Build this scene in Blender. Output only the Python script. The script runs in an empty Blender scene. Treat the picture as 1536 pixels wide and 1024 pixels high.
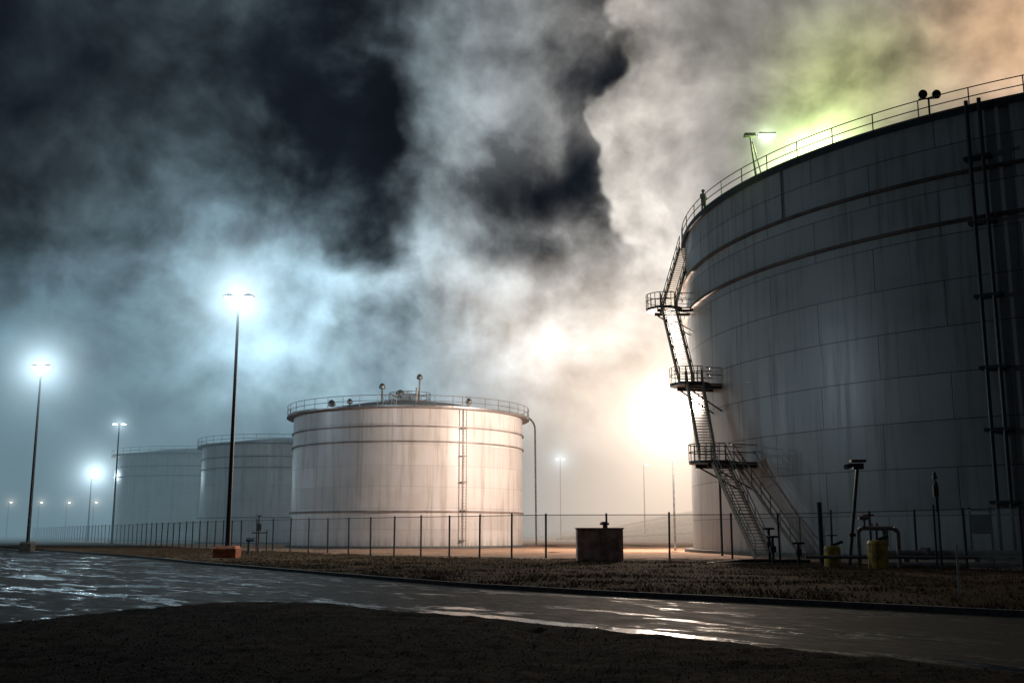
import bpy, math, random, bmesh
from mathutils import Vector, noise as mn
random.seed(7)
scene=bpy.context.scene
COL=scene.collection

# ---------------------------------------------------------------- node expression helper
class E:
    def __init__(s,nt,v): s.nt=nt; s.v=v
    def _m(s,op,*a,clamp=False):
        n=s.nt.nodes.new('ShaderNodeMath'); n.operation=op; n.use_clamp=clamp
        for i,q in enumerate((s,)+a):
            q=q.v if isinstance(q,E) else q
            if isinstance(q,(int,float)): n.inputs[i].default_value=q
            else: s.nt.links.new(q,n.inputs[i])
        return E(s.nt,n.outputs[0])
    def __add__(s,o): return s._m('ADD',o)
    __radd__=__add__
    def __sub__(s,o): return s._m('SUBTRACT',o)
    def __rsub__(s,o): return (s*-1)+o
    def __mul__(s,o): return s._m('MULTIPLY',o)
    __rmul__=__mul__
    def __truediv__(s,o): return s._m('DIVIDE',o)
    def exp(s): return s._m('EXPONENT')
    def clamp(s): return s._m('ADD',0.0,clamp=True)
    def mx(s,o): return s._m('MAXIMUM',o)
    def mn(s,o): return s._m('MINIMUM',o)
    def ss(s,a,b):
        n=s.nt.nodes.new('ShaderNodeMapRange'); n.interpolation_type='SMOOTHSTEP'
        s.nt.links.new(s.v,n.inputs[0])
        if a<=b:
            n.inputs[1].default_value=a; n.inputs[2].default_value=b; n.inputs[3].default_value=0; n.inputs[4].default_value=1
        else:
            n.inputs[1].default_value=b; n.inputs[2].default_value=a; n.inputs[3].default_value=1; n.inputs[4].default_value=0
        return E(s.nt,n.outputs[0])

def link(nt,a,b): nt.links.new(a.v if isinstance(a,E) else a,b)
def sepxyz(nt,sock):
    n=nt.nodes.new('ShaderNodeSeparateXYZ'); nt.links.new(sock,n.inputs[0]); return [E(nt,o) for o in n.outputs]
def comb(nt,x,y,z):
    n=nt.nodes.new('ShaderNodeCombineXYZ')
    for i,q in enumerate((x,y,z)):
        if isinstance(q,E): nt.links.new(q.v,n.inputs[i])
        else: n.inputs[i].default_value=q
    return n.outputs[0]
def noise(nt,vec,scale,detail=4,rough=.5,dist=0,col=False):
    n=nt.nodes.new('ShaderNodeTexNoise'); nt.links.new(vec,n.inputs['Vector'])
    n.inputs['Scale'].default_value=scale; n.inputs['Detail'].default_value=detail
    n.inputs['Roughness'].default_value=rough; n.inputs['Distortion'].default_value=dist
    if col:
        s=nt.nodes.new('ShaderNodeSeparateColor'); nt.links.new(n.outputs['Color'],s.inputs[0])
        return [E(nt,o) for o in s.outputs]
    return E(nt,n.outputs[0])
def mixc(nt,f,a,b,blend='MIX'):
    n=nt.nodes.new('ShaderNodeMix'); n.data_type='RGBA'; n.blend_type=blend
    if isinstance(f,E): nt.links.new(f.v,n.inputs[0])
    else: n.inputs[0].default_value=f
    for i,q in ((6,a),(7,b)):
        if isinstance(q,(tuple,list)): n.inputs[i].default_value=(*q[:3],1)
        else: nt.links.new(q,n.inputs[i])
    return n.outputs[2]
def mat(name):
    m=bpy.data.materials.new(name); m.use_nodes=True; nt=m.node_tree
    b=nt.nodes['Principled BSDF']; return m,nt,b
def tc(nt,o='Object'): return nt.nodes.new('ShaderNodeTexCoord').outputs[o]
def bump(nt,b,h,strength=.3,dist=.02):
    n=nt.nodes.new('ShaderNodeBump'); n.inputs['Strength'].default_value=strength; n.inputs['Distance'].default_value=dist
    link(nt,h,n.inputs['Height']); nt.links.new(n.outputs[0],b.inputs['Normal'])

def simple(name,c,rough=.5,metal=0,var=.25,scale=3,detail=2):
    m,nt,b=mat(name); f=noise(nt,tc(nt),scale,detail,.6)
    nt.links.new(mixc(nt,f.ss(.3,.7),tuple(x*(1-var) for x in c),tuple(min(1,x*(1+var)) for x in c)),b.inputs['Base Color'])
    b.inputs['Roughness'].default_value=rough; b.inputs['Metallic'].default_value=metal
    return m
def emis(name,c,s):
    m=bpy.data.materials.new(name); m.use_nodes=True; nt=m.node_tree; nt.nodes.clear()
    e=nt.nodes.new('ShaderNodeEmission'); e.inputs[0].default_value=(*c,1); e.inputs[1].default_value=s
    o=nt.nodes.new('ShaderNodeOutputMaterial'); nt.links.new(e.outputs[0],o.inputs[0])
    m.cycles.emission_sampling='NONE'
    return m

# ---------------------------------------------------------------- mesh builder
class MB:
    def __init__(s): s.v=[]; s.f=[]
    def tube(s,p0,p1,r0,r1=None,n=8,cap=True):
        r1=r0 if r1 is None else r1
        p0=Vector(p0);p1=Vector(p1); d=(p1-p0)
        if d.length<1e-6: return
        d.normalize(); a=Vector((0,0,1)) if abs(d.z)<.9 else Vector((1,0,0))
        u=d.cross(a).normalized(); w=d.cross(u); b=len(s.v)
        for p,r in ((p0,r0),(p1,r1)):
            for i in range(n):
                t=2*math.pi*i/n; s.v.append(tuple(p+u*(r*math.cos(t))+w*(r*math.sin(t))))
        for i in range(n):
            j=(i+1)%n; s.f.append((b+i,b+j,b+n+j,b+n+i))
        if cap: s.f.append(tuple(b+i for i in range(n))[::-1]); s.f.append(tuple(b+n+i for i in range(n)))
    def path(s,pts,r,n=6):
        for a,b in zip(pts,pts[1:]): s.tube(a,b,r,r,n)
    def obox(s,c,ax,ay,az):
        c=Vector(c);ax=Vector(ax);ay=Vector(ay);az=Vector(az);b=len(s.v)
        for k in (-1,1):
            for j in (-1,1):
                for i in (-1,1): s.v.append(tuple(c+ax*i+ay*j+az*k))
        for q in ((0,2,3,1),(4,5,7,6),(0,1,5,4),(2,6,7,3),(0,4,6,2),(1,3,7,5)): s.f.append(tuple(b+i for i in q))
    def box(s,c,sz,rz=0):
        ca,sa=math.cos(rz),math.sin(rz)
        s.obox(c,(ca*sz[0]/2,sa*sz[0]/2,0),(-sa*sz[1]/2,ca*sz[1]/2,0),(0,0,sz[2]/2))
    def revolve(s,c,prof,n=24,a0=0,a1=2*math.pi):
        full=abs(a1-a0-2*math.pi)<1e-6; m=n if full else n+1; b=len(s.v); k=len(prof)
        for i in range(m):
            t=a0+(a1-a0)*i/n
            for r,z in prof: s.v.append((c[0]+r*math.cos(t),c[1]+r*math.sin(t),c[2]+z))
        for i in range(n):
            j=(i+1)%m
            for q in range(k-1):
                s.f.append((b+i*k+q,b+j*k+q,b+j*k+q+1,b+i*k+q+1))
    def ringbox(s,c,r0,r1,z0,z1,n=128,a0=0,a1=2*math.pi):
        s.revolve(c,[(r0,z0),(r1,z0),(r1,z1),(r0,z1),(r0,z0)],n,a0,a1)
    def obj(s,name,m,parent=None,smooth=False):
        me=bpy.data.meshes.new(name); me.from_pydata(s.v,[],s.f); me.update()
        if smooth: me.polygons.foreach_set('use_smooth',[True]*len(me.polygons))
        if m: me.materials.append(m)
        o=bpy.data.objects.new(name,me); COL.objects.link(o)
        if parent: o.parent=parent
        return o
def empty(name):
    o=bpy.data.objects.new(name,None); COL.objects.link(o); o.empty_display_size=.5; return o

# ---------------------------------------------------------------- camera
cam=bpy.data.cameras.new('camera'); co=bpy.data.objects.new('camera',cam); COL.objects.link(co)
co.location=(0,0,1.7); co.rotation_euler=(math.radians(90+10.1),0,0)
cam.lens=37.7; cam.sensor_width=36; cam.clip_end=5000; cam.clip_start=.1
scene.camera=co
scene.view_settings.view_transform='Standard'; scene.view_settings.look='None'; scene.view_settings.exposure=0

# ---------------------------------------------------------------- world: night sky with drifting smoke, lamp light painted into its colour
w=bpy.data.worlds.new('World'); scene.world=w; w.use_nodes=True; nt=w.node_tree; nt.nodes.clear()
w.cycles.sampling_method='NONE'
D=tc(nt,'Generated'); X,Y,Z=sepxyz(nt,D)
az=X._m('ARCTAN2',Y)*57.2958
el=Z._m('ARCSINE')*57.2958
n1=noise(nt,D,4.6,1,.5,0,True); n2=noise(nt,D,14,3,.5,0,True)
azw=az+(n1[0]-.5)*12+(n2[0]-.5)*8
elw=el+(n1[1]-.5)*10+(n2[1]-.5)*8
azs=az+(n1[0]-.5)*3
def G(a,e,sa,se,rot=0,A=None,L=None):
    A=azw if A is None else A; L=elw if L is None else L
    dx=A-a; dy=L-e
    if rot:
        c,s_=math.cos(math.radians(rot)),math.sin(math.radians(rot))
        p=dx*(c/sa)+dy*(s_/sa); q=dy*(c/se)-dx*(s_/se)
    else: p=dx*(1/sa); q=dy*(1/se)
    return (p*p+q*q)*-1
def GE(*a,**k): return G(*a,**k).exp()
sx=X+(n1[0]-.5)*.06+(n2[0]-.5)*.026; sz=Z*1.05+(n1[2]-.5)*.06+(n2[2]-.5)*.026
F=noise(nt,comb(nt,sx,Y,sz),7.0,6,.52)
F2=noise(nt,comb(nt,sx-.012,Y,sz+.022),7.0,5,.52)
emb=(F-F2)  # offset difference paints lit and shaded sides onto the billows
# smoke thickness: thick near the yard and in the right-hand column, thin where the night sky shows
dens=(el.ss(20,5)*.55+.76
  -GE(-12.8,25,3.6,5.0,-12)*.52 -GE(-10.3,19.8,4.0,2.8,-50)*.50 -GE(-7.2,15.2,3.6,1.9,-50)*.50
  -GE(-26,25,8,5)*.34 -GE(-30,14,6,6)*.34
  -GE(5.0,21.5,1.9,4.0,12)*.50 -GE(3.2,17.2,4.6,2.6,-15)*.34
  +GE(-2.5,25,4.5,6)*.22
  +azw.ss(6.2,7.2)*el.ss(13,18)*.9
  +(F-.5)*2.1)
m=dens.ss(.02,1.0)
left_up=(az.ss(-4,-16))*(el.ss(9,19))
lw=((el.ss(27,3)*.30+.18)*(az.ss(-28,-6)*.84+.16)*(1-left_up*.50))+GE(-3.0,7.0,12,6.5,0,az,el)*.40
ridge=azw.ss(6.2,7.0)*azw.ss(11.5,7.6)*el.ss(12,17)
calm=az.ss(7,12)*.25*el.ss(12,17)
detail=((F-.5)*2.0*(1-calm)+1)*(emb*5.0*(1-calm)+1).mx(.35)
warm=az.ss(-11,8)
base=mixc(nt,warm,(.70,.97,1.12),(1.04,.98,.92))
def scalec(col,f):
    n=nt.nodes.new('ShaderNodeVectorMath'); n.operation='SCALE'; nt.links.new(col,n.inputs[0]); link(nt,f,n.inputs[3]); return n.outputs[0]
def scaleconst(c,f):
    n=nt.nodes.new('ShaderNodeVectorMath'); n.operation='SCALE'; n.inputs[0].default_value=c; link(nt,f,n.inputs[3]); return n.outputs[0]
def addc(a,b):
    n=nt.nodes.new('ShaderNodeVectorMath'); n.operation='ADD'; nt.links.new(a,n.inputs[0]); nt.links.new(b,n.inputs[1]); return n.outputs[0]
tot=scalec(base,lw)
tot=addc(tot,scaleconst((.22,.20,.175),ridge))  # bright lit edge painted along the right-hand column
for a,e,s1,s2,c in [(-14.5,10.8,5.6,5.4,(.13,.25,.32)),(-24.8,7,6,4.2,(.02,.10,.16)),(8.8,5.5,8,7.5,(.46,.38,.30)),
                    (8.5,21,4.5,7,(.12,.11,.095)),(16.6,19.6,2.1,2.6,(.85,1.0,.36)),(18.4,22.6,3.8,3.2,(.26,.29,.05)),(26.5,23.5,4.2,4,(.62,.34,.14))]:  # lamp glow painted into the smoke colour
    tot=addc(tot,scaleconst(c,GE(a,e,s1,s2,0,azs,el)))
smoke=scalec(tot,detail)
front=Y.ss(-.1,.45)
m2=m*(front*.93+.07)
fin=addc(scalec(smoke,m2),scaleconst((.009,.0130,.020),((F-.5)*2.6+1)*(1-m2*.5)))
fin=scalec(fin,el.ss(-3,-.5)*.95+.05)
bg=nt.nodes.new('ShaderNodeBackground'); nt.links.new(fin,bg.inputs[0]); bg.inputs[1].default_value=1.0
ow=nt.nodes.new('ShaderNodeOutputWorld'); nt.links.new(bg.outputs[0],ow.inputs[0])

# ---------------------------------------------------------------- materials
def tank_mat(name,c,rough,seam=.5,pw=7.0,ph=2.4,dirt=.35,dark=(.5,.45,.40),mort=.028,spec=.5):
    m,nt,b=mat(name)
    uv=tc(nt,'UV'); U,V,_=sepxyz(nt,uv)
    br=nt.nodes.new('ShaderNodeTexBrick'); nt.links.new(uv,br.inputs['Vector'])
    br.inputs['Scale'].default_value=1; br.inputs['Brick Width'].default_value=pw; br.inputs['Row Height'].default_value=ph
    br.inputs['Mortar Size'].default_value=mort; br.inputs['Mortar Smooth'].default_value=.3
    br.inputs['Color1'].default_value=(.82,.82,.82,1); br.inputs['Color2'].default_value=(1,1,1,1); br.inputs['Mortar'].default_value=(seam,seam,seam,1)
    st=noise(nt,comb(nt,U*1.5,V*.07,0.0),1,5,.7)
    bl=noise(nt,comb(nt,U*.12,V*.15,3.0),1,3,.6)
    c1=mixc(nt,(st.ss(.47,.68)*dirt+bl.ss(.4,.8)*dirt*.8).clamp(),c,tuple(x*y for x,y in zip(c,dark)))
    c1=mixc(nt,1.0,c1,br.outputs['Color'],'MULTIPLY')
    low=(V.ss(1.6,0.0)*st.ss(.35,.6)*.6)
    c1=mixc(nt,low,c1,(.12,.075,.05))
    nt.links.new(c1,b.inputs['Base Color'])
    link(nt,(st*.25+rough-.12),b.inputs['Roughness'])
    b.inputs['Specular IOR Level'].default_value=spec
    mo=E(nt,br.outputs['Fac'])
    und=noise(nt,comb(nt,U*.35,V*.42,1.0),1,1,.5)
    bump(nt,b,und*.6-mo*.35,.35,.03)
    return m
M_white=tank_mat('tank_paint_white',(.74,.71,.71),.36,seam=.70,pw=6,ph=2.0,dirt=.55,spec=.4)
M_grey=tank_mat('tank_paint_grey',(.33,.35,.36),.38,seam=.24,pw=8.5,ph=2.65,dirt=.75,dark=(.52,.50,.47),mort=.034)
M_dark=simple('painted_steel_dark',(.035,.04,.045),.45,.3)
M_steel=simple('galvanised_steel',(.32,.33,.34),.4,.7)
M_rail=simple('rail_steel',(.13,.125,.10),.5,.3)
M_band=simple('girder_steel',(.07,.048,.038),.6,.3,.4,.8)
M_bandw=simple('girder_paint',(.26,.22,.21),.5,.1,.3,.8)
M_yel=simple('yellow_paint',(.40,.27,.03),.55,0,.45,4)
M_org=simple('orange_concrete',(.36,.11,.05),.75,0,.4,5)
M_conc=simple('concrete',(.12,.12,.115),.85,0,.3,4)
M_brown=simple('weathered_brown_paint',(.50,.34,.27),.6,.1,.45,2)
M_red=simple('red_paint',(.35,.03,.02),.5)

# ---------------------------------------------------------------- mist volumes, lamp glow put in as emission
def halo(name,loc,R,color,peak,s=.12,parent=None,steprate=1.0,noisy=0):  # self-emitting sphere standing in for lamp light scattered by mist
    me=bpy.data.meshes.new(name); bm=bmesh.new(); bmesh.ops.create_icosphere(bm,subdivisions=3,radius=1.0); bm.to_mesh(me); bm.free()
    o=bpy.data.objects.new(name,me); COL.objects.link(o); o.location=loc; o.scale=(R,R,R)
    if parent: o.parent=parent
    m=bpy.data.materials.new(name); m.use_nodes=True; nt=m.node_tree; nt.nodes.clear()
    ob=tc(nt,'Object')
    vm=nt.nodes.new('ShaderNodeVectorMath'); vm.operation='DOT_PRODUCT'; nt.links.new(ob,vm.inputs[0]); nt.links.new(ob,vm.inputs[1])
    r2=E(nt,vm.outputs['Value'])
    k=(1-r2).mx(0)
    fall=k*k/((r2/(s*s)+1)._m('POWER',1.5))
    if noisy: fall=fall*(noise(nt,ob,2.2,2,.6).ss(.5-noisy*.25,.62))
    e=nt.nodes.new('ShaderNodeEmission'); e.inputs[0].default_value=(*color,1)
    link(nt,fall*(peak/(2*s*R)),e.inputs[1])
    out=nt.nodes.new('ShaderNodeOutputMaterial'); nt.links.new(e.outputs[0],out.inputs['Volume'])
    me.materials.append(m)
    m.cycles.volume_step_rate=steprate
    m.cycles.emission_sampling='NONE'
    return o

def mist(poly,top,color,dens):
    n=len(poly); v=[(x,y,-.5) for x,y in poly]+[(x,y,top) for x,y in poly]
    f=[tuple(range(n))[::-1],tuple(range(n,2*n))]+[(i,(i+1)%n,n+(i+1)%n,n+i) for i in range(n)]
    me=bpy.data.meshes.new('mist'); me.from_pydata(v,[],f); o=bpy.data.objects.new('mist',me); COL.objects.link(o)
    m=bpy.data.materials.new('yard_mist_glow'); m.use_nodes=True; nt=m.node_tree; nt.nodes.clear()
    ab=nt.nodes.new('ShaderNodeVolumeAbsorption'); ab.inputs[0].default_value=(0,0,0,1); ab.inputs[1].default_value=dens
    e=nt.nodes.new('ShaderNodeEmission'); e.inputs[0].default_value=(*color,1); e.inputs[1].default_value=dens  # haze emits its own tint in place of scattered lamp light
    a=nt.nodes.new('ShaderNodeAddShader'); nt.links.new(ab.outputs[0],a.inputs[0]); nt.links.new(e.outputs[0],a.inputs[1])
    out=nt.nodes.new('ShaderNodeOutputMaterial'); nt.links.new(a.outputs[0],out.inputs['Volume'])
    m.cycles.emission_sampling='NONE'
    me.materials.append(m)
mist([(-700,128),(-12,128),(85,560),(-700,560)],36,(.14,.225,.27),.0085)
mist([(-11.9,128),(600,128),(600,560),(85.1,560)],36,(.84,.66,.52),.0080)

# ---------------------------------------------------------------- ground
def interp(pts,x):
    if x<=pts[0][0]: return pts[0][1]
    for (a,b),(c,d) in zip(pts,pts[1:]):
        if x<=c: return b+(d-b)*(x-a)/(c-a)
    return pts[-1][1]
FAR=[(-400,620),(-120,225),(-60,128),(-39.5,97),(-26,76),(-17.6,61),(-12,52),(-7.4,44.5),(-4,39),(-1.4,35),(2.44,30.6),(5.5,27.7),(8.1,25.2),(10.5,22.7),(20,14),(45,-6)]
NEAR=[(-60,2),(-30,11),(-14,16.5),(-9.6,20.5),(-8.3,24.3),(-6.6,27.3),(-5.2,27),(-.93,22.7),(2.2,18.8),(4.4,16.1),(8,11.6),(14,4.1),(30,-10)]
FP=[(-110,250),(-78,192),(-53.9,150),(-23.6,95),(-8.1,75),(2,64.5),(12.8,63.5),(17,58),(21.5,46),(34,38)]

def dirt_mat(name,c1,c2,bs=.6,rough=.9,sc=6,spec=.12):
    m,nt,b=mat(name); p=nt.nodes.new('ShaderNodeNewGeometry').outputs['Position']
    f=noise(nt,p,.35,3,.65); g=noise(nt,p,sc,5,.7); st=noise(nt,p,sc*6,1,.6)
    nt.links.new(mixc(nt,(f.ss(.40,.60)*.45+g.ss(.38,.62)*.35+st.ss(.35,.65)*.2),c1,c2),b.inputs['Base Color'])
    b.inputs['Roughness'].default_value=rough; b.inputs['Specular IOR Level'].default_value=spec
    bump(nt,b,g*1.0+st*.6,bs,.05); return m
M_ground=dirt_mat('bare_ground',(.06,.05,.042),(.11,.09,.075))
M_yard=dirt_mat('lit_yard_gravel',(.30,.18,.12),(.55,.37,.26),.7,.9,2)  # pale gravel, colour raised towards orange to stand in for floodlit glow
M_grav=dirt_mat('dark_gravel',(.006,.005,.0042),(.048,.036,.027),1.0,1.0,5,.03)
M_grass=dirt_mat('dry_grass_soil',(.045,.028,.016),(.13,.08,.045),.9,.95,3,.03)

def asphalt_mat():
    m,nt,b=mat('wet_asphalt'); p=nt.nodes.new('ShaderNodeNewGeometry').outputs['Position']; x,y,z=sepxyz(nt,p)
    a=x*-.62+y*.78; c=x*.78+y*.62
    w1=noise(nt,comb(nt,a*.16,c*.55,0.0),1,5,.66,.5); w2=noise(nt,comb(nt,a*.8,c*2.2,4.0),1,5,.68); fine=noise(nt,p,45,1,.6); mid=noise(nt,p,4,4,.65)
    left=x.ss(-5,-13)*.020
    gut=x*.778+y*.628
    gl=gut.ss(13.5,13.65)*gut.ss(14.35,13.95)*(x.ss(-3,0))*.13
    wet=(w1*.55+w2*.45+left+gl).ss(.53,.60)
    nt.links.new(mixc(nt,wet,mixc(nt,mid.ss(.3,.7),(.016,.015,.014),(.042,.036,.031)),(.010,.010,.010)),b.inputs['Base Color'])
    damp=w2.ss(.35,.7)
    link(nt,(1-wet)*(.68-damp*.18)+.10,b.inputs['Roughness'])
    link(nt,wet*.28+.08,b.inputs['Specular IOR Level'])
    rip=noise(nt,p,2.2,2,.6)
    h=(fine*.8+mid*.8)*(1-wet*.88)+rip*wet*.18
    bump(nt,b,h,.8,.05)
    return m
M_asph=asphalt_mat()

mb=MB(); mb.v=[(-2500,-600,-.03),(2500,-600,-.03),(2500,3500,-.03),(-2500,3500,-.03)]; mb.f=[(0,1,2,3)]; mb.obj('ground',M_ground)
mb=MB(); mb.v=[(-400,-60,0),(60,-60,0),(60,640,0),(-400,640,0)]; mb.f=[(0,1,2,3)]
mb.obj('road',M_asph)
def grid(name,us,vs,fn,m,smooth=True):
    mb=MB()
    for u in us:
        for v in vs: mb.v.append(fn(u,v))
    k=len(vs)
    for i in range(len(us)-1):
        for j in range(k-1): mb.f.append((i*k+j,(i+1)*k+j,(i+1)*k+j+1,i*k+j+1))
    return mb.obj(name,m,None,smooth)
us=[-400,-300,-220,-160,-120,-100,-85,-72,-60]+[-60+.6*i for i in range(1,176)]+[60,90,140,300]
vs=[0,.02,.3,.6,1,1.5,2,2.7,3.5,4.5,5.5,7,8.5,10,12,14,17,20,24,28,34,42,52,65,80,100,140,220,400]
def vf(u,v):
    y=interp(FAR,u)+v; n=mn.noise(Vector((u*.35,y*.35,0)))*.06+mn.noise(Vector((u*.08,y*.08,3)))*.10
    k=min(1,v/3)
    z=.11+k*(.05+n) if v>0 else -.02
    return (u,y,z)
grid('grass_verge',us,vs,vf,M_grass)
def yf(u,v):
    y=interp(FP,u)-.2+3.0*mn.noise(Vector((u*.4,0,7)))+v
    return (u,y,vf(u,y-interp(FAR,u))[2]+(.05 if v>0 else -.05))
grid('yard_ground',[-110+2*i for i in range(30)]+[-50+.8*i for i in range(106)]+[36,50,80,120],[0,.6,1.2,2,3,4,6,8,11,15,20,26,34,44,60,80,110,160,240],yf,M_yard)
mb=MB(); pts=[]
x=-45
while x<18: pts.append((x,interp(FAR,x)-.08)); x+=1.0
for a,b in zip(pts,pts[1:]):
    c=((a[0]+b[0])/2,(a[1]+b[1])/2,.055); d=Vector((b[0]-a[0],b[1]-a[1],0)); L=d.length; d.normalize()
    mb.obox(c,d*(L/2-.008),Vector((-d.y,d.x,0))*.075,(0,0,.075))
mb.obj('kerb',M_conc)
def gf(u,v):
    e=interp(NEAR,u)+mn.noise(Vector((u*.6,0,5)))*.25+mn.noise(Vector((u*2.2,v*2,9)))*.35
    d=e-v
    h=.06+.03*mn.noise(Vector((u*.5,v*.5,0)))+.036*mn.noise(Vector((u*1.8,v*1.8,1)))+.030*mn.noise(Vector((u*5,v*5,2)))
    for off in (0,1.7):
        cx=-1.9+off+.028*(v-11)**2*(-1 if v<11 else .35)
        h-=.06*math.exp(-((u-cx)/.18)**2)*(1 if v<19 else 0)
        h+=.045*math.exp(-((abs(u-cx)-.30)/.1)**2)*(1 if v<19 else 0)
    k=max(-1,min(1,d/.9))
    z=max(h,.014)*max(k,0)+(.012*k if k>0 else .05*k)
    return (u,v,z)
gu=[-60,-45,-32]+[-24+.16*i for i in range(0,300)]+[28,40,58]
gv=[-58,-30,-10,0,4,7]+[8+.14*i for i in range(0,150)]+[31,36]
grid('gravel_lot',gu,gv,gf,M_grav)
mb=MB(); M_stone=simple('stone',(.035,.028,.023),.9,0,.7,8)
cnt=0
while cnt<14000:
    y=random.uniform(8.5,25); x=random.uniform(-.55*y,.55*y)
    if y>interp(NEAR,x)+random.uniform(-1.5,-.4): continue
    r=random.uniform(.005,.014)*(1.8 if random.random()<.05 else 1); z=gf(x,y)[2]
    b=len(mb.v); 
    for (a,c,d) in ((1,0,0),(-.5,.87,0),(-.5,-.87,0),(0,0,.9),(0.1,0,-.7)):
        mb.v.append((x+r*(a+random.uniform(-.3,.3)),y+r*(c+random.uniform(-.3,.3)),z+r*.3+r*d))
    for q in ((0,1,3),(1,2,3),(2,0,3),(1,0,4),(2,1,4),(0,2,4)): mb.f.append(tuple(b+i for i in q))
    cnt+=1
mb.obj('gravel_stones',M_stone)
def grass(name,n,m):
    mb=MB()
    for _ in range(n):
        x=random.uniform(-30,24); off=random.random()**1.5*34+.15; y=interp(FAR,x)+off
        q=mn.noise(Vector((x*.5,y*.5,0)))+.5*mn.noise(Vector((x*1.7,y*1.7,4)))
        if q<-.05 and random.random()<.8: continue
        z=vf(x,off)[2]-.02; h=random.uniform(.03,.12)*(1+1.0*max(0,q)); wd=random.uniform(.012,.035)
        t=random.random()*6.28; l=random.uniform(-.12,.12); l2=random.uniform(-.12,.12); b=len(mb.v)
        mb.v+= [(x-wd*math.cos(t),y-wd*math.sin(t),z),(x+wd*math.cos(t),y+wd*math.sin(t),z),(x+l,y+l2,z+h)]
        mb.f.append((b,b+1,b+2))
    mb.obj(name,m)
grass('dry_grass',80000,simple('dry_grass_blades',(.11,.072,.04),1,0,.5,.6))

def hill(u,v):
    k=max(0,min(1,(v-165)/110)); k=k*k*(3-2*k); e=max(0,min(1,(u-0)/75)); e=e*e*(3-2*e)
    return (u,v,-.2+(10*k+1.5*mn.noise(Vector((u*.03,v*.03,0)))*k)*e)
grid('hill',[-4+5*i for i in range(70)],[160+6*i for i in range(60)],hill,dirt_mat('hill_soil',(.14,.11,.08),(.25,.2,.15)))
gr=empty('guard_rail'); mb=MB()
for row,(u0,u1,v0) in enumerate(((8,70,195),(10,80,222),(14,90,250))):
    pr_=None
    for i in range(31):
        u=u0+(u1-u0)*i/30; v=v0+6*math.sin(i*.15); z=hill(u,v)[2]
        mb.tube((u,v,z-.2),(u,v,z+.9),.08,None,4)
        if pr_: mb.tube(pr_,(u,v,z+.8),.20,None,4)
        pr_=(u,v,z+.8)
mb.obj('rails',M_steel,gr)

# ---------------------------------------------------------------- lamps
L_blue=emis('lamp_lens',(.75,.93,1),45); L_warm=emis('lamp_lens_warm',(1,.85,.6),40)
BL=(.68,.88,1.0)
def light(name,loc,color,power,r=.3,parent=None):
    d=bpy.data.lights.new(name,'POINT'); d.energy=power; d.color=color; d.shadow_soft_size=r
    o=bpy.data.objects.new(name,d); COL.objects.link(o); o.location=loc
    if parent: o.parent=parent
    return o
def street_lamp(x,y,H,heads=2,base=None,power=2500,hR=5,hp=1.3,s=.16,rot=0,col=BL,lens=None,pr=.16):
    p=empty('street_lamp'); lens=lens or L_blue
    mb=MB(); mb.tube((x,y,.3),(x,y,H-.1),pr,pr*.5,12); mb.tube((x,y,.0),(x,y,.45),pr*1.5,pr*1.5,12)
    c,sn=math.cos(rot),math.sin(rot); hs=[]
    dirs=[-1,1] if heads==2 else [1]
    for d in dirs:
        e=(x+.40*d*c,y+.40*d*sn,H+.02); mb.path([(x,y,H-.25),(x+.15*d*c,y+.15*d*sn,H-.02),e],.045)
        hs.append((x+.60*d*c,y+.60*d*sn,H))
    mb.obj('pole',M_dark,p,False)
    mb=MB(); ml=MB()
    for h in hs:
        mb.revolve((h[0],h[1],h[2]),[(.02,.2),(.16,.18),(.34,.09),(.42,0),(.40,-.03),(.33,-.02)],20)
        ml.revolve((h[0],h[1],h[2]-.02),[(.001,-.12),(.15,-.10),(.27,-.04),(.32,.0)],20)
    mb.obj('lamp_head',M_dark,p,True); ml.obj('lens',lens,p,True)
    if base:
        mb=MB(); bw=base/2
        mb.revolve((x,y,0),[(bw*1.41,0),(bw*1.41,.75),(bw*1.25,.92),(.001,.92)],4,math.pi/4,math.pi/4+2*math.pi)
        mb.obj('base_block',M_org if base>1 else M_conc,p)
    if power: light('bulb',(x,y,H-.35),col,power,.35,p)
    if hp: halo('mist_glow',(x,y,H-.1) if heads==2 else hs[0],hR,col,hp,s,p,1.0)
    return p
street_lamp(-17.2,66,16.3,2,1.35,7000,10,1.5,.15)
street_lamp(-43.5,98,16.8,2,1.0,5000,12,1.5,.14)
street_lamp(-54.3,148,16.5,2,None,0,5,.7)
street_lamp(-74,190,12,1,None,4000,15,2.8,.13)
street_lamp(9.8,219,16.5,2,None,0,11,1.1,.13)
street_lamp(25.9,212,15.0,1,None,0,5,0,col=(1,.9,.75))
for x,y in ((-130,280),(-123,282),(-117,285),(-108,280)):
    street_lamp(x,y,9.5,1,None,0,7,1.0,.12,col=(1,.93,.8),lens=L_warm)
p=empty('street_lamp'); mb=MB(); pts=[(2.9,130,0),(2.8,130,14)]
for i in range(9):
    t=i/8*math.pi*.55; pts.append((2.8-1.5*(1-math.cos(t)),130,14+1.6*math.sin(t)))
mb.path(pts,.11,8); mb.box((.9,130,15.45),(.9,.3,.14)); mb.obj('pole',M_steel,p)
fl=empty('floodlight_mast'); fx,fy,fz=13.9,93,12.6
mb=MB(); mb.tube((fx,fy,0),(fx,fy,fz+.4),.10,.07,10); mb.box((fx,fy,fz+.45),(1.6,.12,.12)); mb.obj('mast',M_steel,fl)
mb=MB(); ml=MB()
for d in (-.45,.45):
    mb.box((fx+d-.06,fy,fz),(.5,.62,.52)); ml.box((fx+d-.06,fy-.33,fz),(.44,.02,.44)); 
mb.obj('floodlight_housing',M_dark,fl); ml.obj('lens',emis('flood_lens',(1,.88,.68),80),fl)
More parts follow.
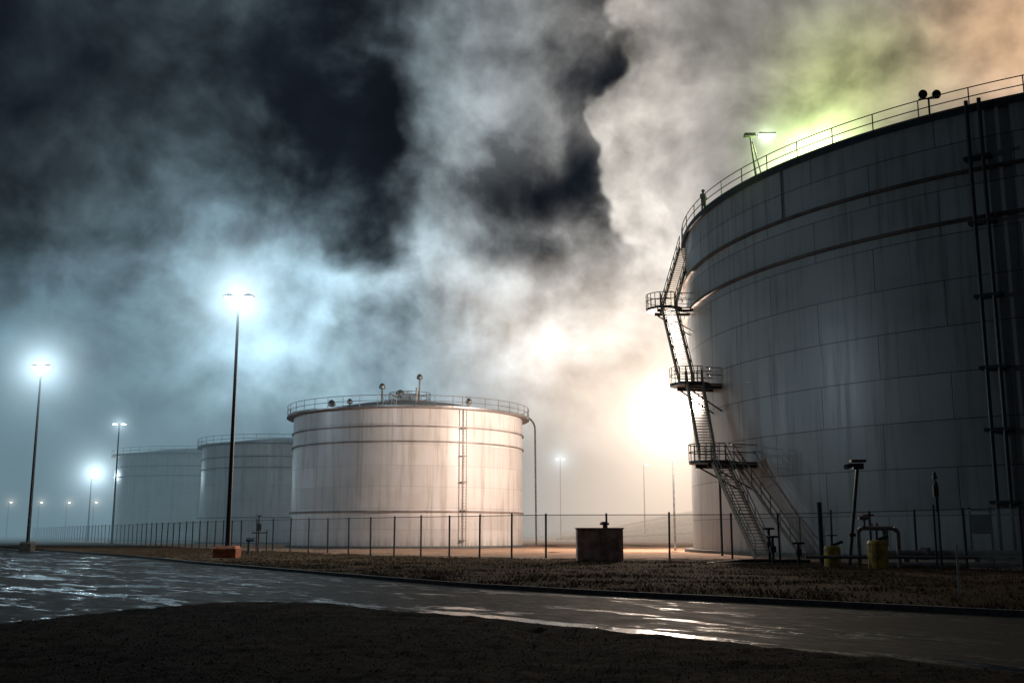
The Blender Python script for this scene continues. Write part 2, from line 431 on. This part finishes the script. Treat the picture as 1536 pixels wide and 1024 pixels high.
light('bulb',(fx-.6,fy-1.0,fz),(1,.79,.64),24000,.35,fl)
halo('mist_glow',(fx,fy-.6,fz-.5),18,(1,.86,.70),2.2,.16,fl,1.0)

# ---------------------------------------------------------------- tanks
def rails(mb,cx,cy,R,z,n,h=1.1,a0=0,a1=2*math.pi,r=.03,seg=128):
    for i in range(n+1):
        t=a0+(a1-a0)*i/n; mb.tube((cx+R*math.cos(t),cy+R*math.sin(t),z),(cx+R*math.cos(t),cy+R*math.sin(t),z+h),r*1.1,None,5)
    for k in (h,h*.52):
        pts=[(cx+R*math.cos(a0+(a1-a0)*i/seg),cy+R*math.sin(a0+(a1-a0)*i/seg),z+k) for i in range(seg+1)]
        mb.path(pts,r,5)
    pts=[(cx+R*math.cos(a0+(a1-a0)*i/seg),cy+R*math.sin(a0+(a1-a0)*i/seg),z+.08) for i in range(seg+1)]
    for a,b in zip(pts,pts[1:]): mb.obox((Vector(a)+Vector(b))/2,(Vector(b)-Vector(a))/2,Vector((math.cos(a0),0,0))*.004,(0,0,.07))
def shell(name,cx,cy,R,H,m,par,seg=192):
    me=bpy.data.meshes.new(name); v=[];f=[];uv=[]
    for i in range(seg):
        t=2*math.pi*i/seg; v+=[(cx+R*math.cos(t),cy+R*math.sin(t),0),(cx+R*math.cos(t),cy+R*math.sin(t),H)]
    for i in range(seg):
        j=(i+1)%seg; f.append((2*i,2*j,2*j+1,2*i+1)); a=2*math.pi*R*i/seg; b=2*math.pi*R*(i+1)/seg; uv+=[(a,0),(b,0),(b,H),(a,H)]
    me.from_pydata(v,[],f); ul=me.uv_layers.new(name='UVMap')
    for i,q in enumerate(uv): ul.data[i].uv=q
    me.polygons.foreach_set('use_smooth',[True]*len(me.polygons)); me.materials.append(m)
    o=bpy.data.objects.new(name,me); COL.objects.link(o); o.parent=par
def small_tank(cx,cy,R,H,rise,bands,fit=True,lad=None):
    p=empty('storage_tank'); shell('wall',cx,cy,R,H,M_white,p)
    mb=MB(); mb.revolve((cx,cy,H),[(R,0),(R*.8,rise*.34),(R*.5,rise*.7),(R*.2,rise*.95),(.01,rise)],96); mb.obj('roof',M_white,p,True)
    mb=MB(); 
    for z in bands: mb.ringbox((cx,cy,0),R+.003,R+.16,z-.07,z+.07)
    mb.ringbox((cx,cy,0),R-.1,R+.75,H-.04,H+.06); mb.obj('wind_girders',M_bandw,p)
    mb=MB(); rails(mb,cx,cy,R+.68,H+.06,44,1.1,r=.028); 
    if fit:
        for sd in (-.4,.4):
            mb.path([(cx+sd-1.0,cy-R+.2,H+1.15),(cx+sd*1.2-.2,cy-.6,H+rise+1.15)],.03)
            mb.path([(cx+sd-1.0,cy-R+.2,H+.6),(cx+sd*1.2-.2,cy-.6,H+rise+.6)],.03)
            for i in range(9):
                t=i/8; q=(cx+sd*(1+.2*t)-1+.8*t,cy-R+.2+(R-.8)*t,H+.05+rise*math.sin(t*1.57)*1.0); mb.tube(q,(q[0],q[1],H+1.15+rise*t),.028,None,5)
        rails(mb,cx,cy,2.2,H+rise-.1,12,1.0,seg=24)
    mb.obj('railing',M_steel,p)
    if fit:
        mb=MB()
        for dx,dy,h,r in ((-8.7,2,1.5,.38),(-2.6,-3,2.0,.3),(1.4,-4,2.9,.28),(-1.0,0,1.0,.5),(6.5,-3,.9,.3),(-5.5,-6,.7,.25)):
            zz=H+rise*(1-math.hypot(dx,dy)/R)*.9
            mb.tube((cx+dx,cy+dy,zz-.2),(cx+dx,cy+dy,zz+h),r*.32,None,10)
            mb.revolve((cx+dx,cy+dy,zz+h),[(.01,.42*r/.3),(r*.7,.33*r/.3),(r*1.15,.05),(r*1.15,-.12),(r*.6,-.2)],14)
        mb.tube((cx-3.2,cy-5,H+rise*.6),(cx+1.2,cy-5,H+rise*.75),.12); mb.tube((cx+1.2,cy-5,H),(cx+1.2,cy-5,H+rise+.9),.1)
        mb.box((cx+.2,cy-2,H+rise+.2),(1.8,1.2,.8)); mb.obj('roof_vents',M_steel,p,False)
    if lad is not None:
        t=lad; ca,sa=math.cos(t),math.sin(t); mb=MB(); rr=R+.35
        tx,ty=-sa,ca
        for d in (-.22,.22): mb.tube((cx+ca*rr+tx*d,cy+sa*rr+ty*d,0),(cx+ca*rr+tx*d,cy+sa*rr+ty*d,H+1.2),.05,None,6)
        z=.3
        while z<H: 
            mb.tube((cx+ca*rr+tx*-.22,cy+sa*rr+ty*-.22,z),(cx+ca*rr+tx*.22,cy+sa*rr+ty*.22,z),.014,None,4); z+=.3
        for z in (1,3.8,6.5,9,11.6): mb.box((cx+ca*(R+.2),cy+sa*(R+.2),z),(.5,.6,.06),t)
        mb.obj('ladder',M_bandw,p)
    mb=MB(); mb.ringbox((cx,cy,0),R+.003,R+.5,0,.45); mb.obj('foundation_ring',M_conc,p)
    return p
small_tank(-11,114.5,12.1,13.5,2.0,(11.75,10.3,3.7),True,math.radians(-90+31))
small_tank(-32.3,155.8,12.1,13.5,1.6,(11.75,10.3,3.7),False)
small_tank(-55.8,192,14,14.6,1.8,(12.6,11),False)

# large tank
CX,CY,R,H=46.4,83.5,32.1,25.7
bt=empty('storage_tank'); shell('wall',CX,CY,R,H,M_grey,bt,320)
mb=MB(); mb.revolve((CX,CY,H-.1),[(R-.05,0),(.01,1.2)],128); mb.obj('roof',M_grey,bt,True)
mb=MB(); mb.ringbox((CX,CY,0),R+.003,R+.22,19.1,19.3,256); mb.ringbox((CX,CY,0),R+.003,R+.22,21.9,22.1,256)
mb.obj('wind_girders',M_band,bt)
mb=MB(); mb.ringbox((CX,CY,0),R-.6,R+.30,H-.05,H+.05,256); mb.ringbox((CX,CY,0),R+.24,R+.30,H-.32,H-.05,256); mb.obj('rim_walkway',M_dark,bt)
mb=MB(); rails(mb,CX,CY,R+.22,H+.05,70,1.15,r=.035,seg=256); mb.obj('railing',M_rail,bt)
mb=MB(); mb.ringbox((CX,CY,0),R+.003,R+.7,0,.45,256); mb.obj('foundation_ring',M_conc,bt)
mb=MB(); 
def onwall(t,off,z): return Vector((CX+(R+off)*math.cos(t),CY+(R+off)*math.sin(t),z))
t0=math.atan2(57.5-CY,26.0-CX)
for d in (-.34,.34):
    mb.tube(onwall(t0+d/R,.55,0),onwall(t0+d/R,.55,H+.3),.12,None,8)
for z in (3.3,7.2,10.6,14.6,18.8,22.6):
    c=onwall(t0,.32,z); ra=Vector((math.cos(t0),math.sin(t0),0)); ta=Vector((-ra.y,ra.x,0))
    mb.obox(c,ra*.34,ta*.72,(0,0,.09))
mb.obj('riser_pipes',M_dark,bt)
mb=MB()
mb.tube(onwall(t0-.42,.1,H-3.7),onwall(t0-.42,.1,H-.3),.05); mb.obj('drain_pipe',M_rail,bt)

# stairs
st=empty('stairway')
S=[(15.2,66,0.15),(13.3,72,6.4),(12.9,77,12.3),(12.2,84,19.3),(14.9,89,25.75)]
mbS=MB(); mbR=MB(); mbP=MB()
PR=1.45
for i in range(4):
    a=Vector(S[i]); b=Vector(S[i+1]); h=Vector((b.x-a.x,b.y-a.y,0)).normalized()
    if i>0: a=a+h*PR*.55
    if i<3: b=b-h*PR*.75
    sd=Vector((-h.y,h.x,0)); W=.55; d=b-a
    for s in (-1,1):
        q=sd*(W*s); dn=d.normalized(); up=sd.cross(dn).normalized()
        if up.z<0: up=-up
        mbS.obox((a+b)/2+q,d/2,sd*.03,up*.17)
        for k in (1.05,.55): mbR.tube(a+q+Vector((0,0,k)),b+q+Vector((0,0,k)),.038,None,6)
        n=max(3,int(d.length/1.3))
        for j in range(n+1):
            pp=a+d*(j/n)+q; mbR.tube(pp,pp+Vector((0,0,1.05)),.03,None,5)
    n=int(abs(d.z)/.2)
    for j in range(n):
        c=a+d*((j+.5)/n); mbS.obox(c,h*.14,sd*(W-.031),(0,0,.02))
for i in (1,2,3):
    x,y,z=S[i]; mbP.revolve((x,y,z),[(.01,0),(PR,0),(PR,-.2),(.01,-.2)],28)
    n=14
    for k in (1.1,.58):
        mbR.path([(x+PR*math.cos(t),y+PR*math.sin(t),z+k) for t in [math.radians(60+ j*(240)/24) for j in range(25)]],.035)
        mbR.path([(x+PR*math.cos(t),y+PR*math.sin(t),z+k) for t in [math.radians(-45+ j*(60)/8) for j in range(9)]],.035)
    for j in range(n+1):
        t=math.radians(60+240*j/n); mbR.tube((x+PR*math.cos(t),y+PR*math.sin(t),z-.1),(x+PR*math.cos(t),y+PR*math.sin(t),z+1.1),.03,None,5)
    v=Vector((CX-x,CY-y,0)); dist=v.length-R; v.normalize(); s=Vector((-v.y,v.x,0))
    for e in (-.8,.8):
        p0=Vector((x,y,z-.32))+s*e; mbP.obox(p0+v*(dist/2-.2),v*(dist/2+.5),s*.07,(0,0,.12))
        mbP.tube(p0+v*(-.6),p0+v*(dist)+Vector((0,0,-1.7)),.06,None,6)
    mbP.obox(Vector((x,y,z-.09))+v*(dist/2+.3),v*(dist/2-.1),s*.9,(0,0,.05))
    for e in (-.9,.9):
        for k in (1.1,.58): mbR.tube(Vector((x,y,z+k))+s*e+v*.9,Vector((x,y,z+k))+s*e+v*(dist),.035)
a=Vector((14.9,72.2,6.4)); b=Vector((17.6,66.6,.3)); d=b-a
for k in (1.1,.6): mbR.tube(a+Vector((0,0,k)),b+Vector((0,0,k)),.045)
for j in range(8):
    q=a+d*(j/7); mbR.tube(q,q+Vector((0,0,1.1)),.035)
mbS.obox((a+b)/2,d/2,Vector((d.y,-d.x,0)).normalized()*.03,(0,0,.15))
mbR.tube((17.6,66.6,0),(17.6,66.6,2.6),.06)
mbS.obj('stair_flights',M_rail,st); mbR.obj('handrails',M_rail,st); mbP.obj('landings',M_dark,st)
mb=MB()
mb.tube((14.0,72.8,0),(14.0,72.8,6.2),.08)
mb.obj('support_legs',M_dark,st)

# rim lamp, lit green-white
rl=empty('rim_floodlight'); bx,by=17.15,71.9
mb=MB(); mb.tube((bx,by,H),(bx-.35,by,H+3.4),.09,.07); mb.tube((bx+.55,by+.3,H),(bx-.2,by,H+3.1),.05); mb.box((bx-.4,by,H+3.55),(.75,.5,.22)); mb.tube((bx-.3,by,H+3.55),(bx+1.3,by,H+3.45),.05)
mb.obj('bracket',M_rail,rl); mb=MB(); mb.box((bx+.8,by-.1,H+3.62),(1.2,.45,.12)); mb.obj('housing',M_dark,rl)
mb=MB(); mb.box((bx+.8,by-.1,H+3.5),(1.1,.36,.08)); mb.obj('lens',emis('green_lens',(.8,1,.6),40),rl)
light('bulb',(bx+1.2,by+.3,H+3.0),(.72,1,.45),1500,.2,rl)
halo('mist_glow',(bx+.8,by,H+3.4),3.2,(.8,1,.66),1.6,.14,rl,1.0)
halo('steam_glow',(21.4,73.0,H+1.6),7,(.76,1,.42),6.0,.32,rl,1.0,1.3)  # steam emits green itself, standing in for the rim lamp's light
tl=empty('twin_floodlight'); mb=MB(); ang=math.atan2(59.5-CY,24.3-CX); q=onwall(ang,.1,H)
mb.tube(q,q+Vector((0,0,1.2)),.06); mb.tube(q+Vector((-.6,0,1.15)),q+Vector((.6,0,1.25)),.05)
for dx in (-.45,.35):
    mb.tube(q+Vector((dx,-.25,1.35)),q+Vector((dx+.1,.25,1.5)),.24,.16,14); mb.tube(q+Vector((dx,-.35,1.33)),q+Vector((dx,-.25,1.35)),.27,.25,14)
mb.obj('lamp_heads',M_dark,tl)

# ---------------------------------------------------------------- person on the rim
def person(loc):
    P=[(0,0,.95),(0,0,1.15),(0,.02,1.38),(0,.02,1.52),(0,-.02,1.62),(0,-.02,1.76),
       (-.19,.02,1.42),(-.27,-.02,1.15),(-.2,-.22,1.05),(.19,.02,1.42),(.27,-.05,1.15),(.18,-.25,1.08),
       (-.1,0,.9),(-.13,-.03,.5),(-.13,.04,.08),(-.13,-.14,.03),(.1,0,.9),(.14,.03,.5),(.14,.08,.08),(.14,-.1,.03)]
    Eg=[(0,1),(1,2),(2,3),(3,4),(4,5),(2,6),(6,7),(7,8),(2,9),(9,10),(10,11),(0,12),(12,13),(13,14),(14,15),(0,16),(16,17),(17,18),(18,19)]
    r=[.16,.15,.17,.065,.10,.09,.085,.06,.04,.085,.06,.04,.11,.08,.055,.045,.11,.08,.055,.045]
    me=bpy.data.meshes.new('body'); me.from_pydata(P,Eg,[]); o=bpy.data.objects.new('body',me); COL.objects.link(o)
    o.modifiers.new('Skin','SKIN')
    sv=me.skin_vertices[0].data
    for i,q in enumerate(r): sv[i].radius=(q,q)
    sv[0].use_root=True
    s=o.modifiers.new('Sub','SUBSURF'); s.levels=2; s.render_levels=2
    me.materials.append(simple('dark_workwear',(.012,.014,.02),.9))
    e=empty('worker'); o.parent=e
    mb=MB(); mb.revolve((0,-.02,1.72),[(.145,-.01),(.15,0),(.125,.03),(.11,.10),(.06,.14),(.001,.15)],16); mb.obj('hard_hat',simple('hat',(.05,.05,.04),.6),e,True)
    e.location=loc; e.rotation_euler=(0,0,.5)
person((14.65,79.0,H+.05))

# ---------------------------------------------------------------- fence
fe=empty('chain_link_fence')
m,nt,b=mat('chain_link'); uv=tc(nt,'UV'); U,V,_=sepxyz(nt,uv)
s1=((U+V)*8)._m('FRACT'); s2=((U-V)*8)._m('FRACT')
wire=s1.ss(.11,.07).mx(s2.ss(.11,.07))
b.inputs['Base Color'].default_value=(.22,.22,.21,1); b.inputs['Metallic'].default_value=.5; b.inputs['Roughness'].default_value=.45
tr=nt.nodes.new('ShaderNodeBsdfTransparent'); mx=nt.nodes.new('ShaderNodeMixShader'); link(nt,wire,mx.inputs[0])
nt.links.new(tr.outputs[0],mx.inputs[1]); nt.links.new(b.outputs[0],mx.inputs[2]); nt.links.new(mx.outputs[0],nt.nodes['Material Output'].inputs[0])
M_chain=m
mb=MB(); FH=2.8; v=[];f=[];uvs=[]; s=0
for (a,c) in zip(FP,FP[1:]):
    A=Vector((*a,0));B=Vector((*c,0)); L=(B-A).length; n=max(1,round(L/3.1))
    for i in range(n):
        p0=A+(B-A)*(i/n); p1=A+(B-A)*((i+1)/n); 
        mb.tube(p0,p0+Vector((random.uniform(-.05,.05),0,FH+random.uniform(-.02,.10))),.06,None,8)
        k=len(v); v+= [(p0.x,p0.y,.1),(p1.x,p1.y,.1),(p1.x,p1.y,FH-.05),(p0.x,p0.y,FH-.05)]; f.append((k,k+1,k+2,k+3)); uvs+=[(s,0),(s+L/n,0),(s+L/n,FH),(s,FH)]; s+=L/n
        mb.tube(p0+Vector((0,0,FH-.06)),p1+Vector((0,0,FH-.06)),.022,None,5); 
        mb.tube(p0+Vector((0,0,.2)),p1+Vector((0,0,.2)),.012,None,4)
mb.obj('posts_and_rails',M_dark,fe)
me=bpy.data.meshes.new('mesh_panel'); me.from_pydata(v,[],f); ul=me.uv_layers.new(name='UVMap')
for i,q in enumerate(uvs): ul.data[i].uv=q
me.materials.append(M_chain); o=bpy.data.objects.new('mesh_panel',me); COL.objects.link(o); o.parent=fe

# ---------------------------------------------------------------- equipment cabinet
cb=empty('equipment_cabinet'); mb=MB(); cx,cy=4.8,60
mb.box((cx,cy,1.05),(2.5,1.3,1.7)); mb.box((cx,cy,1.93),(2.62,1.42,.07)); mb.box((cx,cy,.13),(2.3,1.2,.2))
for d in (-.63,.63):
    mb.box((cx+d,cy-.67,1.05),(1.14,.04,1.5)); mb.box((cx+d+(.42 if d<0 else -.42),cy-.70,1.05),(.05,.05,.3))
mb.obj('housing',M_brown,cb); mb=MB()
mb.tube((cx+.3,cy,1.96),(cx+.3,cy,2.25),.1); mb.tube((cx+.05,cy,2.18),(cx+.55,cy,2.18),.06); mb.tube((cx+.3,cy,2.25),(cx+.3,cy,2.3),.18,None,12); mb.obj('vent_pipe',M_dark,cb)

vs_=empty('valve_stand'); mb=MB(); cx,cy=-18.6,80
mb.tube((cx,cy,0),(cx,cy,2.9),.06); mb.tube((cx-.5,cy,1.7),(cx+.6,cy,1.7),.05); mb.box((cx,cy,2.1),(.35,.2,.5)); mb.tube((cx-.7,cy,0),(cx-.7,cy,1.2),.1); mb.tube((cx+.6,cy,0),(cx+.6,cy,1.9),.05)
mb.revolve((cx,cy,2.9),[(.2,0),(.24,.03),(.2,.06)],14); mb.tube((cx-.9,cy,1.2),(cx-.3,cy,1.2),.13); mb.obj('pipework',M_dark,vs_)

def hydrant(x,y,h,r,name='yellow_valve_housing'):
    e=empty(name); mb=MB(); mb.revolve((x,y,.05),[(r*1.15,0),(r*1.15,.08),(r,.1),(r,h-.12),(r*.85,h),(.01,h+.03)],18); mb.obj('housing',M_yel,e,False)
    mb=MB(); mb.tube((x,y,h),(x,y,h+.55),.05); mb.revolve((x,y,h+.5),[(.24,0),(.28,.03),(.24,.06)],16); mb.tube((x-.26,y,h+.53),(x+.26,y,h+.53),.02); mb.tube((x,y-.26,h+.53),(x,y+.26,h+.53),.02)
    mb.tube((x-.05,y,h+.05),(x+.5,y,h+.25),.07); mb.obj('handwheel',M_dark,e)
hydrant(14.65,50,1.05,.37); hydrant(16.4,49,1.3,.44)
e=empty('pipe_manifold'); mb=MB()
mb.path([(15.7,49.4,.1),(15.7,49.4,1.75),(15.85,49.4,1.9),(17.3,49.4,1.9),(17.5,49.4,1.75),(17.5,49.4,.1)],.10,10)
mb.tube((16.0,49.4,1.9),(16.0,49.4,2.3),.06); mb.box((16.0,49.4,2.35),(.5,.2,.15)); mb.tube((16.9,49.4,1.9),(16.9,49.4,1.1),.16,None,12)
for z,y,r in ((.75,50.6,.17),(.2,49.9,.2),(.62,49.6,.08)):
    mb.tube((16.8 if r>.1 else 13.3,y,z),(46,y-5,z),r,None,14)
for i in range(9):
    x=18+i*3; mb.box((x,50.4-(x-17)*.17,.35),(.25,.7,.6)); 
for i in range(5): mb.revolve((19+i*5,50.6-(2.2+i*5)*.17,.75),[(.001,-.27),(.26,-.27),(.26,.27),(.001,.27)],4)
mb.obj('pipes',simple('pipe_paint',(.20,.20,.195),.35,.3),e)
mb=MB()
for dx in (-.3,.3): mb.tube((16.35+dx*.4,49.1,2.0),(16.35+dx*.4,49.1,2.12),.05)
mb.tube((16.1,49.2,2.45),(16.1,49.2,2.52),.28,None,16); mb.obj('red_handwheel',M_red,e)
e=empty('valve_pipework'); mb=MB()
for x,y,h in ((12.9,54,1.5),(13.9,53,1.2),(13.2,56,1.9)):
    mb.tube((x,y,0),(x,y,h),.07); mb.tube((x-.3,y,h),(x+.3,y,h),.05); mb.tube((x,y,h*.5),(x,y,h*.5+.3),.16,None,10); mb.revolve((x,y,h),[(.2,0),(.24,.03),(.2,.06)],12)
mb.path([(10,56,.12),(12,56,.3),(15,55,.3)],.09); mb.obj('pipes',M_dark,e)
e=empty('camera_pole'); mb=MB(); mb.tube((16.0,52,0),(16.65,52,4.7),.09,.08,10); mb.box((16.68,52,4.85),(.5,.3,.28)); mb.box((16.68,51.95,5.1),(.72,.35,.12)); mb.tube((16.4,51.9,4.9),(16.0,51.7,4.8),.1,.13,10); mb.tube((16.1,52,1.6),(16.5,52,1.6),.08)
mb.obj('pole',M_dark,e)
e=empty('bollard_post'); mb=MB(); mb.tube((15.3,54,0),(15.3,54,3.1),.12,.12,12); mb.tube((15.3,54,3.1),(15.3,54,3.2),.15,.1,12); mb.obj('post',M_dark,e)
e=empty('beacon_pole'); mb=MB()
for dx in (0,.2): mb.tube((18.25+dx,47,0),(18.25+dx,47,2.9+dx*5),.05)
mb.tube((18.4,47,2.6),(18.4,47,4.1),.035); mb.box((18.4,47,3.5),(.22,.15,.5)); mb.tube((18.4,47,4.0),(18.4,47,4.3),.11,.05,10); mb.obj('pole',M_dark,e)
e=empty('control_panel'); mb=MB(); 
for dx in (-.5,.5): mb.tube((22.4+dx,52,0),(22.4+dx,52,2.9),.06)
mb.box((22.4,51.95,2.1),(.9,.25,.9)); mb.box((22.4,51.9,2.75),(1.2,.5,.06)); mb.obj('panel',M_dark,e)
e=empty('marker_post'); mb=MB(); mb.tube((10.95,26.9,0),(10.95,26.9,1.42),.028,.028,10); mb.tube((10.95,26.9,1.3),(10.95,26.9,1.42),.034,.034,10); mb.obj('post',simple('white_post',(.45,.45,.43),.5),e)
print('done')
